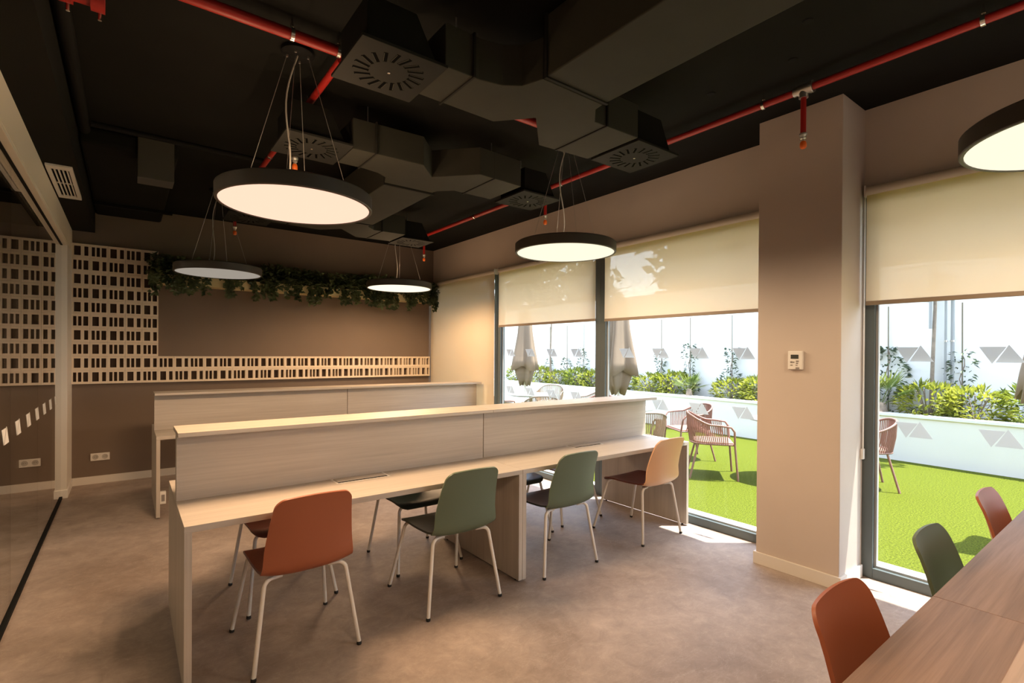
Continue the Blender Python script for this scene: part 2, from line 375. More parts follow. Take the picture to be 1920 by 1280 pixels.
# ------------------------------------------------------------------ ceramic block screen
scr = empty('breeze_block_screen', (-.484, YB, 1.13), 0, 'L-shaped screen of cream ceramic openwork blocks on the brown back wall', 'wall screen')
BS = .1555
def block_mesh(kind):
    d = .055; s = BS-.0015; t = .013
    m = MB(); m.box(0, 0, 0, s, d, t); m.box(0, 0, s-t, s, d, s); m.box(0, 0, t, t, d, s-t); m.box(s-t, 0, t, s, d, s-t)
    # webs: wide cell and narrow cell, or two narrow cells and a middle one
    if kind == 0: webs = [(.077, .106)]
    else: webs = [(.042, .055), (.084, .099)]
    for a, b in webs: m.box(a, .003, t, b, d, s-t)
    if kind == 0: m.box(t, .006, t, .02, d, s-t)
    m.box(t, .004, t, s-t, .02, t+.012); m.box(t, .004, s-t-.012, s-t, .02, s-t)
    return m
protos = []
for k in (0, 1):
    o = block_mesh(k).build('block', M['block'], None); o.parent = scr; protos.append(o)
back = MB()
cells = [(c, r) for r in range(10) for c in range(28) if (c < 5 or r < 2)]
cw = (3.915+.484)/28
first = [True, True]
for c, r in cells:
    k = (c+r+1) % 2
    o = protos[k]
    if not first[k]:
        o = protos[k].copy(); COL.objects.link(o)
    first[k] = False
    o.location = (c*cw+.001, -.055, r*BS)
    o.scale = (cw/BS, 1, 1)
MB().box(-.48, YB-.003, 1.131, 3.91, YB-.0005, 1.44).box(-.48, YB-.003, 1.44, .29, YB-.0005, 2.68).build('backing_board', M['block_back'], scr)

# ------------------------------------------------------------------ leaves
def leaf(mb, p, d, up, ln, wd, fold=.25):
    d = d.normalized(); sd = d.cross(up)
    if sd.length < 1e-4: sd = d.cross(Vector((.3, 1, .2)))
    sd.normalize(); nn = sd.cross(d).normalized()
    a = p; b = p+d*ln*.45+sd*wd*.5+nn*wd*fold; c = p+d*ln; e = p+d*ln*.45-sd*wd*.5+nn*wd*fold; m = p+d*ln*.5
    mb.add([a, b, c, e, m], [(0, 4, 1), (1, 4, 2), (0, 3, 4), (3, 2, 4)])
def rnd(): return random.uniform(-1, 1)
def rvec(): 
    while True:
        v = Vector((rnd(), rnd(), rnd()))
        if .1 < v.length < 1: return v.normalized()
# shelf trough with trailing greenery
tr = empty('plant_trough', (2.1, YB-.12, 2.29), 0, 'long pale yellow trough shelf high on the brown back wall', 'planter shelf')
MB().box(.3, YB-.22, 2.29, 3.97, YB-.204, 2.40).box(.3, YB-.02, 2.29, 3.97, YB-.003, 2.40).box(.3, YB-.204, 2.29, .316, YB-.02, 2.40).box(3.954, YB-.204, 2.29, 3.97, YB-.02, 2.40).build('side_board', M['trough'], tr)
MB().box(.316, YB-.204, 2.29, 3.954, YB-.02, 2.305).build('bottom_board', M['trough'], tr)
MB().box(.316, YB-.204, 2.305, 3.954, YB-.02, 2.38).build('soil', M['soil'], tr)
iv = MB()
x = .24
while x < 3.98:
    dens = .55+.45*math.sin(x*2.3+1)**2
    if 1.15 < x < 1.4: dens *= .5
    for k in range(int(26*dens)+9):
        y = YB-.12+rnd()*.15-.03; z = 2.40+abs(rnd())**1.3*.22*(.6+.4*dens)
        p = Vector((x+rnd()*.04, y, z)); leaf(iv, p, Vector((rnd(), rnd()-.5, rnd()*.6)), Vector((rnd()*.3, -.3, 1)), random.uniform(.05, .085), random.uniform(.04, .06))
    if random.random() < .40*dens:
        z = 2.39; drop = random.uniform(.05, .24); yy = YB-.235
        xx = x
        while z > 2.39-drop:
            for q in range(3):
                leaf(iv, Vector((xx+rnd()*.03, yy+rnd()*.02, z)), Vector((rnd(), -.4+.4*rnd(), -.5+.5*rnd())), Vector((0, -1, .3)), random.uniform(.045, .075), random.uniform(.035, .05))
            z -= .022; xx += rnd()*.01
    x += .016
ivo = iv.build('trailing_foliage', M['ivy']); tag(ivo, 'dark green leafy garland trailing over the shelf on the back wall', 'foliage', kind='stuff')

# outlets ----------------------------------------------------------------------
def outlet(x, y, z, label):
    e = empty('power_outlet', (x, y, z), 0, label, 'outlet')
    MB().box(x-.085, y-.012, z-.042, x+.085, y, z+.042).build('cover_plate', M['plastic'], e, bevel=.003)
    for s in (-.042, .042):
        r = MB().lathe([(.0275, -.0125), (.0275, -.0145), (.023, -.0145), (.021, -.0135), (.0, -.0135)], (x+s, y, z), 20, 'Y'); 
        r.build('socket', M['button_light'], e, smooth=40)
        h = MB()
        for q in (-.009, .009): h.lathe([(.003, -.0137), (0, -.0142)], (x+s+q, y, z), 8, 'Y')
        h.build('pin_holes', M['slot'], e)
    return e
outlet(-.235, YB, .30, 'white double power outlet low on the brown back wall')

# thermostat
th = empty('thermostat', (3.627, 1.585, 1.465), 0, 'white wall thermostat with a small screen on the greige column', 'thermostat')
MB().box(3.603, 1.537, 1.402, 3.627, 1.633, 1.528).build('body', M['plastic'], th, bevel=.006)
MB().box(3.6015, 1.562, 1.475, 3.6035, 1.612, 1.503).build('screen', M['lcd'], th)
bt = []
for y, z, a, c in ((1.607, 1.452, .008, .006), (1.592, 1.452, .004, .004), (1.569, 1.459, .009, .005), (1.571, 1.445, .007, .004), (1.607, 1.432, .008, .003), (1.574, 1.432, .007, .003), (1.568, 1.412, .012, .006)):
    MB().box(3.6012, y-a, z-c, 3.6035, y+a, z+c).build('button', M['button'], th, bevel=.001)

# ------------------------------------------------------------------ desks
def desk_unit(name, x0, x1, yc, label, group, fin='ash'):
    yf, yb, zt, t = yc-.497, yc+.497, .737, .03
    x0, x1 = x0+.001, x1-.001
    e = empty(name, ((x0+x1)/2, yc, 0), 0, label, 'desk', group)
    MB().box(x0, yf, zt-t, x1, yb, zt).build('desktop', M[fin], e, bevel=.0015)
    for a in (x0, x1-t):
        MB().box(a, yf, .012, a+t, yb, zt-t).build('end_panel', M[fin+'_v'], e, bevel=.0015)
    for a in (x0+.015, x1-.015):
        for y in (yf+.05, yb-.05): MB().lathe([(.009, 0), (.009, .012)], (a, y, 0), 10).build('levelling_foot', M['black'], e)
    MB().box(x0+t, yc-.012, .63, x1-t, yc+.012, zt-t).build('cross_rail', M[fin], e)
    MB().box(x0+.002, yc-.03, zt, x1-.002, yc+.03, 1.078).build('divider', M[fin], e, bevel=.001)
    MB().box(x0, yc-.155, 1.078, x1, yc+.155, 1.10).build('ledge', M[fin], e, bevel=.0015)
    xm = (x0+x1)/2+(.0 if x0 < 1 else .05)
    for s in (-1, 1):
        y0 = yc+s*.155; c = MB()
        a, b = (y0-.006, y0+.108) if s > 0 else (y0-.108, y0+.006)
        a, b = sorted((yc+s*.033, yc+s*.155))
        h = .0012
        c.box(xm-.165, a, zt, xm+.165, a+.010, zt+h); c.box(xm-.165, b-.010, zt, xm+.165, b, zt+h); c.box(xm-.165, a+.010, zt, xm-.153, b-.010, zt+h); c.box(xm+.153, a+.010, zt, xm+.165, b-.010, zt+h)
        fr = c.build('cable_flap', M['plastic'], e)
        l0, l1 = (a+.030, b-.012) if s < 0 else (a+.012, b-.030)
        MB().box(xm-.150, l0, zt, xm+.150, l1, zt+.004).build('lid', M[fin], fr)
        MB().box(xm-.153, a+.010, zt-.001, xm+.153, b-.010, zt+.0006).build('slot', M['slot'], fr)
    return e
DG = 'bench desks with raised dividers'
XA, XM, XB = .20, 2.0775, 3.937
FY, RY, NY = 3.11, 6.01, -.022
desk_unit('bench_desk', XA, XM, FY, 'pale bench desk unit forming the free-end half of the middle row, nearest the glass partition', DG)
desk_unit('bench_desk', XM, XB, FY, 'pale wood bench desk in the middle row, the half ending beside the window', DG)
desk_unit('bench_desk', XA+.012, XM+.012, RY, 'pale bench desk unit in the row before the brown wall, nearer the glass partition', DG)
desk_unit('bench_desk', XM+.012, XB-.02, RY, 'pale bench desk unit in the row before the brown wall, beside the drawn blind', DG)
desk_unit('bench_desk', XA-.02, XM-.03, NY, 'brown wood bench desk unit filling the lower corner of the view, nearest the viewer', DG, 'brown')
desk_unit('bench_desk', XM-.03, XB-.03, NY, 'brown wood bench desk unit beyond the tabletop seam, running on to the window', DG, 'brown')
# small socket box on the rear desk panel
sb = empty('socket_box', (.28, 5.60, .165), 0, 'small white socket box low on the end panel of the rear desk', 'outlet')
MB().box(.2425, 5.575, .115, .29, 5.63, .225).build('body', M['plastic'], sb, bevel=.004)
MB().box(.255, 5.572, .14, .28, 5.575, .20).build('socket', M['button'], sb)

# ------------------------------------------------------------------ shell chairs
def shell(rows, th, name, mat, parent):
    """closed thick surface from a grid of points rows[i][j]"""
    nr, nc = len(rows), len(rows[0]); P = [[Vector(p) for p in r] for r in rows]
    nrm = [[None]*nc for _ in range(nr)]
    for i in range(nr):
        for j in range(nc):
            a = P[min(i+1, nr-1)][j]-P[max(i-1, 0)][j]; b = P[i][min(j+1, nc-1)]-P[i][max(j-1, 0)]
            n = a.cross(b); nrm[i][j] = n.normalized() if n.length > 1e-9 else Vector((0, 0, 1))
    vs = [P[i][j] for i in range(nr) for j in range(nc)]+[P[i][j]+nrm[i][j]*th for i in range(nr) for j in range(nc)]
    o = nr*nc; fs = []
    for i in range(nr-1):
        for j in range(nc-1):
            a, b, c, d = i*nc+j, i*nc+j+1, (i+1)*nc+j+1, (i+1)*nc+j
            fs += [(a, b, c, d), (o+d, o+c, o+b, o+a)]
    for i in range(nr-1):
        fs += [(i*nc, (i+1)*nc, o+(i+1)*nc, o+i*nc), ((i+1)*nc-1, o+(i+1)*nc-1, o+(i+2)*nc-1, (i+2)*nc-1)]
    for j in range(nc-1):
        fs += [(j, o+j, o+j+1, j+1), ((nr-1)*nc+j, (nr-1)*nc+j+1, o+(nr-1)*nc+j+1, o+(nr-1)*nc+j)]
    return MB().add(vs, fs).build(name, mat, parent, smooth=50)
def corner(w, d, r): return w if d >= r else w-r+math.sqrt(max(0, r*r-(r-d)**2))
def make_chair(mat, seat_mat):
    e = empty('shell_chair', (0, 0, 0)); NC = 17
    # seat, front edge at +y
    rows = []
    ys = [.215, .205, .19, .16, .12, .07, .01, -.05, -.10, -.145, -.185, -.215, -.238]
    for k, y in enumerate(ys):
        d = .215-y; w = corner(.213, d, .06)
        zc = .452-.010*math.sin(min(1, max(0, (.19-y)/.4))*PI)-.028*max(0, (y-.16)/.055)**2
        if y < -.185: zc += .010*((-.185-y)/.053)**1.5
        r = []
        for j in range(NC):
            u = -1+2*j/(NC-1); r.append((u*w, y, zc+.020*abs(u)**3*min(1, d/.12)))
        rows.append(r)
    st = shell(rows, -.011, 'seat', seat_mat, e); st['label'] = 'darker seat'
    # backrest rising from the bend
    prof = [(-.238, .4525), (-.256, .462), (-.270, .480), (-.279, .505), (-.285, .54), (-.291, .58), (-.299, .63), (-.309, .68), (-.321, .73), (-.332, .77), (-.341, .795), (-.346, .808), (-.350, .818), (-.352, .824), (-.353, .828)]
    R_, TOP = .042, .828
    def yz(z):
        for (ya, za), (yb, zb) in zip(prof, prof[1:]):
            if z <= zb: return ya+(yb-ya)*(z-za)/(zb-za)
        return prof[-1][0]
    zs = [z for _, z in prof if z < TOP-R_-.004]+[TOP-R_+R_*math.sin(k*PI/16) for k in range(9)]
    rows = []
    for z in zs:
        y = yz(z); d = TOP-z; t = (z-.4525)/(TOP-.4525); h = max(0, (t-.5)*2); h = h*h*(3-2*h)
        w0 = .213-.030*t-.010*t*t; w = corner(w0, d, R_)
        r = []
        for j in range(NC):
            u = -1+2*j/(NC-1); q = u*w/w0; r.append((u*w, y+.042*abs(q)**2.2*(.35+.65*min(1, t*3))*(1-.66*t*t), z+.020*abs(u)**3*(1-min(1, t*5))+.010*(1-q*q)*h))
        rows.append(r)
    shell(rows, -.011, 'backrest', mat, e)
    # legs
    fr = MB(); fr.tube([(-.15, .14, .425), (.15, .14, .425)], .009, 8); fr.tube([(-.15, -.17, .425), (.15, -.17, .425)], .009, 8); fr.tube([(0, .14, .425), (0, -.17, .425)], .009, 8)
    fr.build('under_frame', M['leg'], e, smooth=60)
    for sx in (-1, 1):
        for sy, y0 in ((1, .14), (-1, -.19)):
            pts = [(sx*.11, y0, .428), (sx*.155, y0+sy*.01, .429)]
            for k in range(1, 7):
                a = k/6*PI/2*.93; pts.append((sx*(.155+.040*math.sin(a)), y0+sy*(.01+.012*math.sin(a)), .389+.040*math.cos(a)))
            fx, fy = sx*.247, sy*.262
            p = Vector(pts[-1]); f = Vector((fx, fy, .012))
            pts += [p.lerp(f, .3), p.lerp(f, .65), tuple(f)]
            lg = MB().tube(pts, .0105, 10).build('leg', M['leg'], e, smooth=60)
            MB().lathe([(.010, 0), (.0125, .003), (.0125, .013), (.0105, .018)], (fx, fy, 0), 12).build('foot_cap', M['rubber'], lg, smooth=40)
    return e
proto = {}
def chair(col, x, y, rz, label, group):
    if col not in proto:
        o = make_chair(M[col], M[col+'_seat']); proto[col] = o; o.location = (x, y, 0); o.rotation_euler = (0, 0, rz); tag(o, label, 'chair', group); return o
    return copy_tree(proto[col], (x, y, 0), rz, label, group)
G1 = 'shell chairs on the near side of the middle desk row'; G2 = 'shell chairs on the far side of the middle desk row'; G3 = 'shell chairs at the corner desk'
chair('terracotta', .705, 2.805, .02, 'terracotta shell chair on white legs at the free end of the middle desk row', G1)
chair('green', 1.595, 2.80, 0, 'olive green shell chair beside the terracotta one, in front of the cable flap', G1)
chair('green', 2.46, 2.805, -.01, 'olive green shell chair just past the middle desk panel, nearer the window', G1)
chair('terracotta_sunlit', 3.46, 2.795, 0, 'terracotta shell chair coloured as sunlit beside the desk end panel at the window', G1)
chair('terracotta', .79, 3.43, PI+.03, 'terracotta shell chair across the desk, behind the terracotta one at the free end', G2)
chair('green', 1.70, 3.425, PI, 'olive green shell chair across the desk, behind the olive chair by the flap', G2)
chair('green', 2.62, 3.46, PI-.05, 'olive green shell chair across the desk, seen just past the middle panel', G2)
chair('terracotta', 3.25, 3.50, PI+.02, 'terracotta shell chair across the desk, behind the one coloured as sunlit', G2)
chair('terracotta', 1.615, .245, PI, 'terracotta shell chair tucked under the corner desk, nearest the viewer', G3)
chair('green', 2.455, .245, PI, 'olive green shell chair at the corner desk in front of the lawn window', G3)
chair('terracotta', 3.40, .245, PI, 'terracotta shell chair at the corner desk, the one closest to the window', G3)

# ------------------------------------------------------------------ roller blinds
def blind(n, y0, y1, zb, fab, label, tube_vis=True):
    e = empty('roller_blind', (3.955, (y0+y1)/2, HEAD), 0, label, 'blind', 'roller blinds on the tall windows')
    MB().lathe([(.032, y0), (.032, y1)], (3.957, 0, 2.598), 20, 'Y').build('roller_tube', M['blind_tube'], e, smooth=50)
    MB().box(3.944, y0, zb+.02, 3.9455, y1, 2.59).build('fabric', M[fab], e)
    MB().box(3.938, y0, zb, 3.951, y1, zb+.028).build('bottom_bar', M['blind_bar'], e, bevel=.003)
    br = MB()
    for y in (y0-.012, y1+.002): br.box(3.93, y, 2.56, 3.995, y+.010, 2.635)
    br.build('bracket', M['plastic'], e)
    return e
blind(1, 5.60, 7.385, .03, 'blind_dense', 'cream roller blind drawn right down beside the brown back wall')
blind(2, 3.75, 5.50, 1.845, 'blind', 'cream roller blind half lowered behind the hanging round lamp')
blind(3, 1.885, 3.62, 1.835, 'blind', 'wide cream roller blind half lowered, ending behind the column')
bw = blind(4, -1.45, 1.285, 1.835, 'blind', 'cream roller blind half lowered on the window beyond the column')
# cord and tensioner beside window 4
MB().tube([(3.965, 1.303, 2.57), (3.965, 1.303, .86)], .003, 6).tube([(3.978, 1.303, 2.57), (3.978, 1.303, .86)], .003, 6).build('pull_chain', M['plastic'], bw)
MB().box(3.955, 1.296, .80, 3.988, 1.314, .87).build('chain_holder', M['plastic'], bw, bevel=.003)

# ------------------------------------------------------------------ pendant lamps
LIGHTS = []
def pendant(x, y, on, label, col, st, power, lcol):
    z0, r = 2.30, .40
    e = empty('pendant_lamp', (x, y, z0), 0, label, 'pendant lamp', 'round disc pendant lamps')
    MB().lathe([(.0, z0+.075), (r-.01, z0+.078), (r, z0+.070), (r, z0+.004), (r-.004, z0), (r-.016, z0), (r-.016, z0+.012), (0, z0+.012)], (x, y, 0), 72).build('housing', M['lamp_body'], e, smooth=35)
    MB().lathe([(r-.017, z0+.004), (r-.017, z0+.010), (0, z0+.010)], (x, y, 0), 64).add([(x, y, z0+.004)]+[(x+(r-.017)*math.cos(2*PI*k/64), y+(r-.017)*math.sin(2*PI*k/64), z0+.004) for k in range(64)], [(0, (k+1) % 64+1, k+1) for k in range(64)]).build('diffuser', diffuser_mat('lamp_diffuser', col, st), e, smooth=35)
    MB().lathe([(0, CEIL-.03), (.075, CEIL-.03), (.085, CEIL-.022), (.085, CEIL-.001), (0, CEIL-.001)], (x, y, 0), 32).build('canopy', M['black'], e, smooth=40)
    for k in range(4):
        a = PI/4+k*PI/2+.35
        c0 = Vector((x+.055*math.cos(a), y+.055*math.sin(a), CEIL-.03)); c1 = Vector((x+.27*math.cos(a), y+.27*math.sin(a), z0+.078))
        MB().tube([c0, c1], .0016, 5).lathe([(.006, CEIL-.042), (.006, CEIL-.03)], (c0.x, c0.y, 0), 8).lathe([(.009, z0+.076), (.006, z0+.10), (.003, z0+.11)], (c1.x, c1.y, 0), 8).build('suspension_wire', M['wire'], e)
    pts = []
    for k in range(15):
        t = k/14; pts.append((x-.085*t-.028*math.sin(t*5.2), y+.02*math.sin(t*6)-.02*t, CEIL-.03-(CEIL-.03-z0-.078)*t))
    MB().tube(pts, .0045, 7).build('power_cord', M['cord'], e, smooth=60)
    if on:
        # the LEDs of the disc: points spread evenly over it, shining down
        for k in range(NLED):
            rr = .36*math.sqrt((k+.5)/NLED); a = k*2.39996
            ld = bpy.data.lights.new('lamp_led', 'SPOT'); ld.energy = power/NLED; ld.color = lcol; ld.spot_size = math.radians(178); ld.spot_blend = .45; ld.shadow_soft_size = 0.0
            lo = bpy.data.objects.new('lamp_led', ld); COL.objects.link(lo); lo.parent = e; lo.location = (rr*math.cos(a), rr*math.sin(a), -.004)
        for k in range(5):  # upward fill added to lift the lintel and upper walls
            a = k*2*PI/5
            ld = bpy.data.lights.new('lamp_up_fill', 'SPOT'); ld.energy = power*UPL/5; ld.color = lcol; ld.spot_size = math.radians(176); ld.spot_blend = .5; ld.shadow_soft_size = 0.0
            lo = bpy.data.objects.new('lamp_up_fill', ld); COL.objects.link(lo); lo.parent = e; lo.location = (.3*math.cos(a), .3*math.sin(a), .085); lo.rotation_euler = (PI, 0, 0)
    return e
NLED = 14; UPL = .11
WARM = (1.0, .64, .36); CREAM = (1.0, .74, .48)
LP = 86
pendant(.75, 2.965, True, 'lit round pendant lamp over the free end of the middle desk', (1.0, .64, .50), .22, LP, WARM)
pendant(2.79, 2.985, True, 'lit round pendant lamp in front of the window blinds', (1.0, .90, .70), .21, LP*.42, CREAM)
pendant(.76, 6.02, False, 'unlit round pendant lamp in front of the leafy shelf', (1, .9, .8), .06, 0, WARM)
pendant(2.73, 5.95, True, 'lit round pendant lamp near the corner of the back wall and window', (1.0, .90, .70), .24, LP*.65, WARM)
pendant(2.79, .17, True, 'lit round pendant lamp cut off by the picture edge beyond the column', (1.0, .90, .70), .21, LP*.35, CREAM)
pendant(.75, .17, True, 'round pendant lamp added overhead as fill, outside the view', (1.0, .64, .50), .22, LP*.3, WARM)  # unseen lamp, lit as added fill for the near desk
pendant(.75, -2.75, True, 'round pendant lamp added as fill behind the viewer, nearer the glass partition', (1.0, .64, .50), .22, LP*.25, WARM)  # this and the next: unseen, added to fill faces turned to the viewer
pendant(2.79, -2.75, True, 'round pendant lamp added as fill behind the viewer on the window side', (1.0, .86, .6), .2, LP*.25, CREAM)

for x, y in ((-2.0, -3.0), (-2.0, 0.2), (-2.0, 3.4), (-2.0, 6.2)):  # unseen lamps added as fill through the glass partition
    pl_ = empty('ceiling_fill_lamp', (x, y, 2.83), 0, 'square ceiling lamp added as fill in the room behind the glass partition', 'ceiling lamp', 'added fill lamps of the adjoining room')
    MB().box(x-.32, y-.32, 2.80, x+.32, y-.30, 2.83).box(x-.32, y+.30, 2.80, x+.32, y+.32, 2.83).box(x-.32, y-.30, 2.80, x-.30, y+.30, 2.83).box(x+.30, y-.30, 2.80, x+.32, y+.30, 2.83).build('frame', M['white'], pl_)
    MB().box(x-.30, y-.30, 2.815, x+.30, y+.30, 2.825).build('diffuser', emit('fill_lamp_glow', (1, .76, .52), 10.0), pl_)
# ------------------------------------------------------------------ ventilation
def duct(name, label, poly, z0, z1):
    o = MB().prism(poly, z0, z1); return o
DGp = 'black air ducts under the ceiling'
def trunk(x0, x1, y0, y1, label, seams):
    e = empty('air_duct', ((x0+x1)/2, (y0+y1)/2, 2.8), 0, label, 'air duct', DGp)
    MB().box(x0, y0, 2.80, x1, y1, 3.09).build('trunk', M['duct'], e, bevel=.006)
    for x in (x0+.03, x1-.03): MB().tube([(x, (y0+y1)/2, 3.09), (x, (y0+y1)/2, CEIL)], .004, 6).build('hanger_rod', M['steel'], e)
    for y in seams: MB().box(x0-.008, y-.008, 2.792, x1+.008, y+.008, 3.095).build('flange', M['plate'], e)
    return e
def arc(cx, cy, r, a0, a1, n=6): return [(cx+r*math.cos(a0+(a1-a0)*k/n), cy+r*math.sin(a0+(a1-a0)*k/n)) for k in range(n+1)]
def splitter(yo, sgn, label):
    """forked duct: yo = y of the flange, sgn = +1 when the branches lie beyond it"""
    P = [(1.57, 0), (1.98, 0), (1.99, .06), (2.09, .16), (2.45, .15), (2.45, .57), (2.05, .60), (1.80, .33), (1.64, .51), (1.15, .49), (1.15, .19), (1.33, .19)]
    P += [(1.45, .165), (1.53, .11)]
    P = [(x, yo+sgn*y) for x, y in P]
    e = empty('duct_splitter', (1.8, yo+sgn*.3, 2.8), 0, label, 'air duct', DGp)
    MB().prism(P, 2.80, 3.0).build('body', M['duct'], e, bevel=.004)
    for x in (1.30, 2.18):
        a, b = sorted((yo+sgn*.145, yo+sgn*.59)) if x > 2 else sorted((yo+sgn*.175, yo+sgn*.515))
        MB().box(x-.005, a, 2.794, x+.005, b, 3.004).build('joint', M['plate'], e)
    for x, y in ((1.3, .35), (2.3, .38)): MB().tube([(x, yo+sgn*y, 3.0), (x, yo+sgn*y, CEIL)], .004, 6).build('hanger_rod', M['steel'], e)
    return e
trunk(1.57, 1.98, -3.2, 1.82, 'wide black air duct running overhead towards the window-side lamps', [1.815, .55, -.8])
splitter(1.84, 1, 'forked black duct feeding the two nearest swirl diffusers')
trunk(1.585, 2.0, 3.72, 5.02, 'black air duct further back, beyond the second fork', [3.725, 5.015])
splitter(3.70, -1, 'forked black duct feeding the second pair of swirl diffusers')
splitter(5.04, 1, 'forked black duct feeding the swirl diffusers near the back wall')
def diffuser(xc, yc, label, first=[None]):
    if first[0] is not None:
        return copy_tree(first[0], (xc, yc, 2.83), 0, label, 'swirl air diffusers')
    e = empty('air_diffuser', (xc, yc, 2.83), 0, label, 'air diffuser', 'swirl air diffusers'); first[0] = e
    h = .20; k = .165
    vs = [(xc-k, yc-k, 2.805), (xc+k, yc-k, 2.805), (xc+k, yc+k, 2.805), (xc-k, yc+k, 2.805), (xc-k, yc-k, 3.0), (xc+.06, yc-k, 3.0), (xc+.06, yc+k, 3.0), (xc-k, yc+k, 3.0)]
    MB().add(vs, [(0, 3, 2, 1), (4, 5, 6, 7), (0, 1, 5, 4), (1, 2, 6, 5), (2, 3, 7, 6), (3, 0, 4, 7)]).build('plenum_box', M['ceiling'], e, bevel=.003)
    MB().box(xc-h, yc-h, 2.792, xc+h, yc+h, 2.806).build('plate', M['plate'], e, bevel=.002)
    s = MB(); nb = 18; fl = MB()
    for q in range(nb):
        a = 2*PI*q/nb; R = Matrix.Rotation(a, 4, 'Z'); T = Matrix.Translation((xc, yc, 2.7915)) @ R @ Matrix.Translation((.125, 0, 0)) @ Matrix.Rotation(.22, 4, 'Z')
        c = [(-.036, -.0095, 0), (.036, -.0095, 0), (.036, .0095, 0), (-.036, .0095, 0)]
        s.extrude([T @ Vector(p) for p in c], (0, 0, .004))
        c2 = [(-.032, -.0085, -.0008), (.032, -.0085, -.0008), (.032, -.0045, -.0008), (-.032, -.0045, -.0008)]
        fl.extrude([T @ Vector(p) for p in c2], (0, 0, .003))
    s.build('swirl_slots', M['slot'], e); fl.build('vane', M['duct'], e)
    MB().lathe([(0, 2.788), (.007, 2.789), (.007, 2.793)], (xc, yc, 0), 12).build('screw', M['chrome'], e)
    MB().tube([(xc, yc+.1, 3.0), (xc, yc+.1, CEIL)], .004, 6).build('hanger_rod', M['steel'], e)
    return e
diffuser(.962, 2.225, 'square black swirl diffuser nearest the viewer, beside the red pipe end')
diffuser(2.665, 2.195, 'square black swirl diffuser hanging closest to the column')
diffuser(2.715, 3.375, 'square black swirl diffuser above the lit lamp by the blinds')
diffuser(.935, 3.355, 'square black swirl diffuser seen behind the wires of the front lamp')
diffuser(2.665, 5.50, 'square black swirl diffuser near the corner of back wall and windows')
diffuser(.945, 5.50, 'square black swirl diffuser hidden behind the glowing front lamp')
# boxed duct near the soffit
e = empty('boxed_duct', (.1, 6.1, 3.0), 0, 'black boxed duct end beside the soffit, dropping from the ceiling', 'air duct', DGp)
MB().box(-.284, 4.9, 3.035, .33, YB-.003, CEIL-.001).build('run', M['ceiling'], e, bevel=.03, seg=3)
MB().box(.065, 4.86, 2.84, .30, 5.06, CEIL-.001).build('drop_box', M['grey_duct'], e, bevel=.004)
cp = MB().tube([(-.245, -3.2, 3.10), (-.245, 4.8, 3.10)], .035, 12).build('conduit', M['black'], smooth=50); tag(cp, 'black conduit running along the edge of the soffit', 'pipe')
t = MB().tube([(-.2, 4.6, 3.08), (.9, 4.62, 3.08)], .02, 10).build('conduit', M['black'], smooth=50); tag(t, 'thin black conduit crossing the ceiling near the boxed duct', 'pipe')
t = MB().box(-.27, 6.72, 3.0, .40, 6.78, 3.03).build('cable_tray', M['black']); tag(t, 'black cable tray piece high before the back wall', 'cable tray')
# small ceiling caps
for i, (x, y) in enumerate(((2.70, 1.14), (2.99, 1.34), (2.97, 1.83), (2.17, 1.52))):
    o = MB().lathe([(0, CEIL-.006), (.022, CEIL-.006), (.026, CEIL-.001), (0, CEIL-.001)], (x, y, 0), 16).build('ceiling_cap', M['black'], smooth=40, at=(x, y, CEIL))
    tag(o, 'small round black cap on the ceiling between duct and red pipe', 'ceiling cap', 'round caps on the black ceiling')

# ------------------------------------------------------------------ sprinkler pipes
def pipe(label, pts, r, clamps, axis):
    e = empty('sprinkler_pipe', pts[0], 0, label, 'pipe', 'red sprinkler pipes')
    MB().tube(pts, r, 14).build('tube', M['red'], e, smooth=60)
    for c in clamps:
        p = Vector(c); m = MB()
        m.lathe([(r+.001, -.009), (r+.006, -.009), (r+.006, .009), (r+.001, .009)], p, 18, axis)
        m.tube([p+Vector((0, 0, r)), p+Vector((0, 0, CEIL-p.z-.001))], .004, 6); m.lathe([(.009, r+.012), (.009, r+.024)], p, 8)
        m.build('pipe_clamp', M['chrome'], e, smooth=40)
    return e
ZP = 3.085
pipe('red sprinkler pipe running along the window wall under the black ceiling', [(3.22, -3.2, ZP), (3.22, 6.28, ZP)], .021, [(3.22, .58, ZP), (3.22, 1.62, ZP), (3.22, 2.62, ZP), (3.22, 3.50, ZP), (3.22, 4.98, ZP), (3.22, 6.2, ZP)], 'Y')
pipe('red sprinkler pipe crossing overhead above the front lamp', [(-.25, 2.70, ZP), (3.195, 2.70, ZP)], .027, [(.655, 2.70, ZP), (.885, 2.70, ZP), (2.3, 2.70, ZP)], 'X')
pipe('short red sprinkler branch pipe running back behind the front lamp wires', [(.91, 2.73, 3.06), (.91, 6.1, 3.06)], .020, [(.91, 4.4, 3.06)], 'Y')
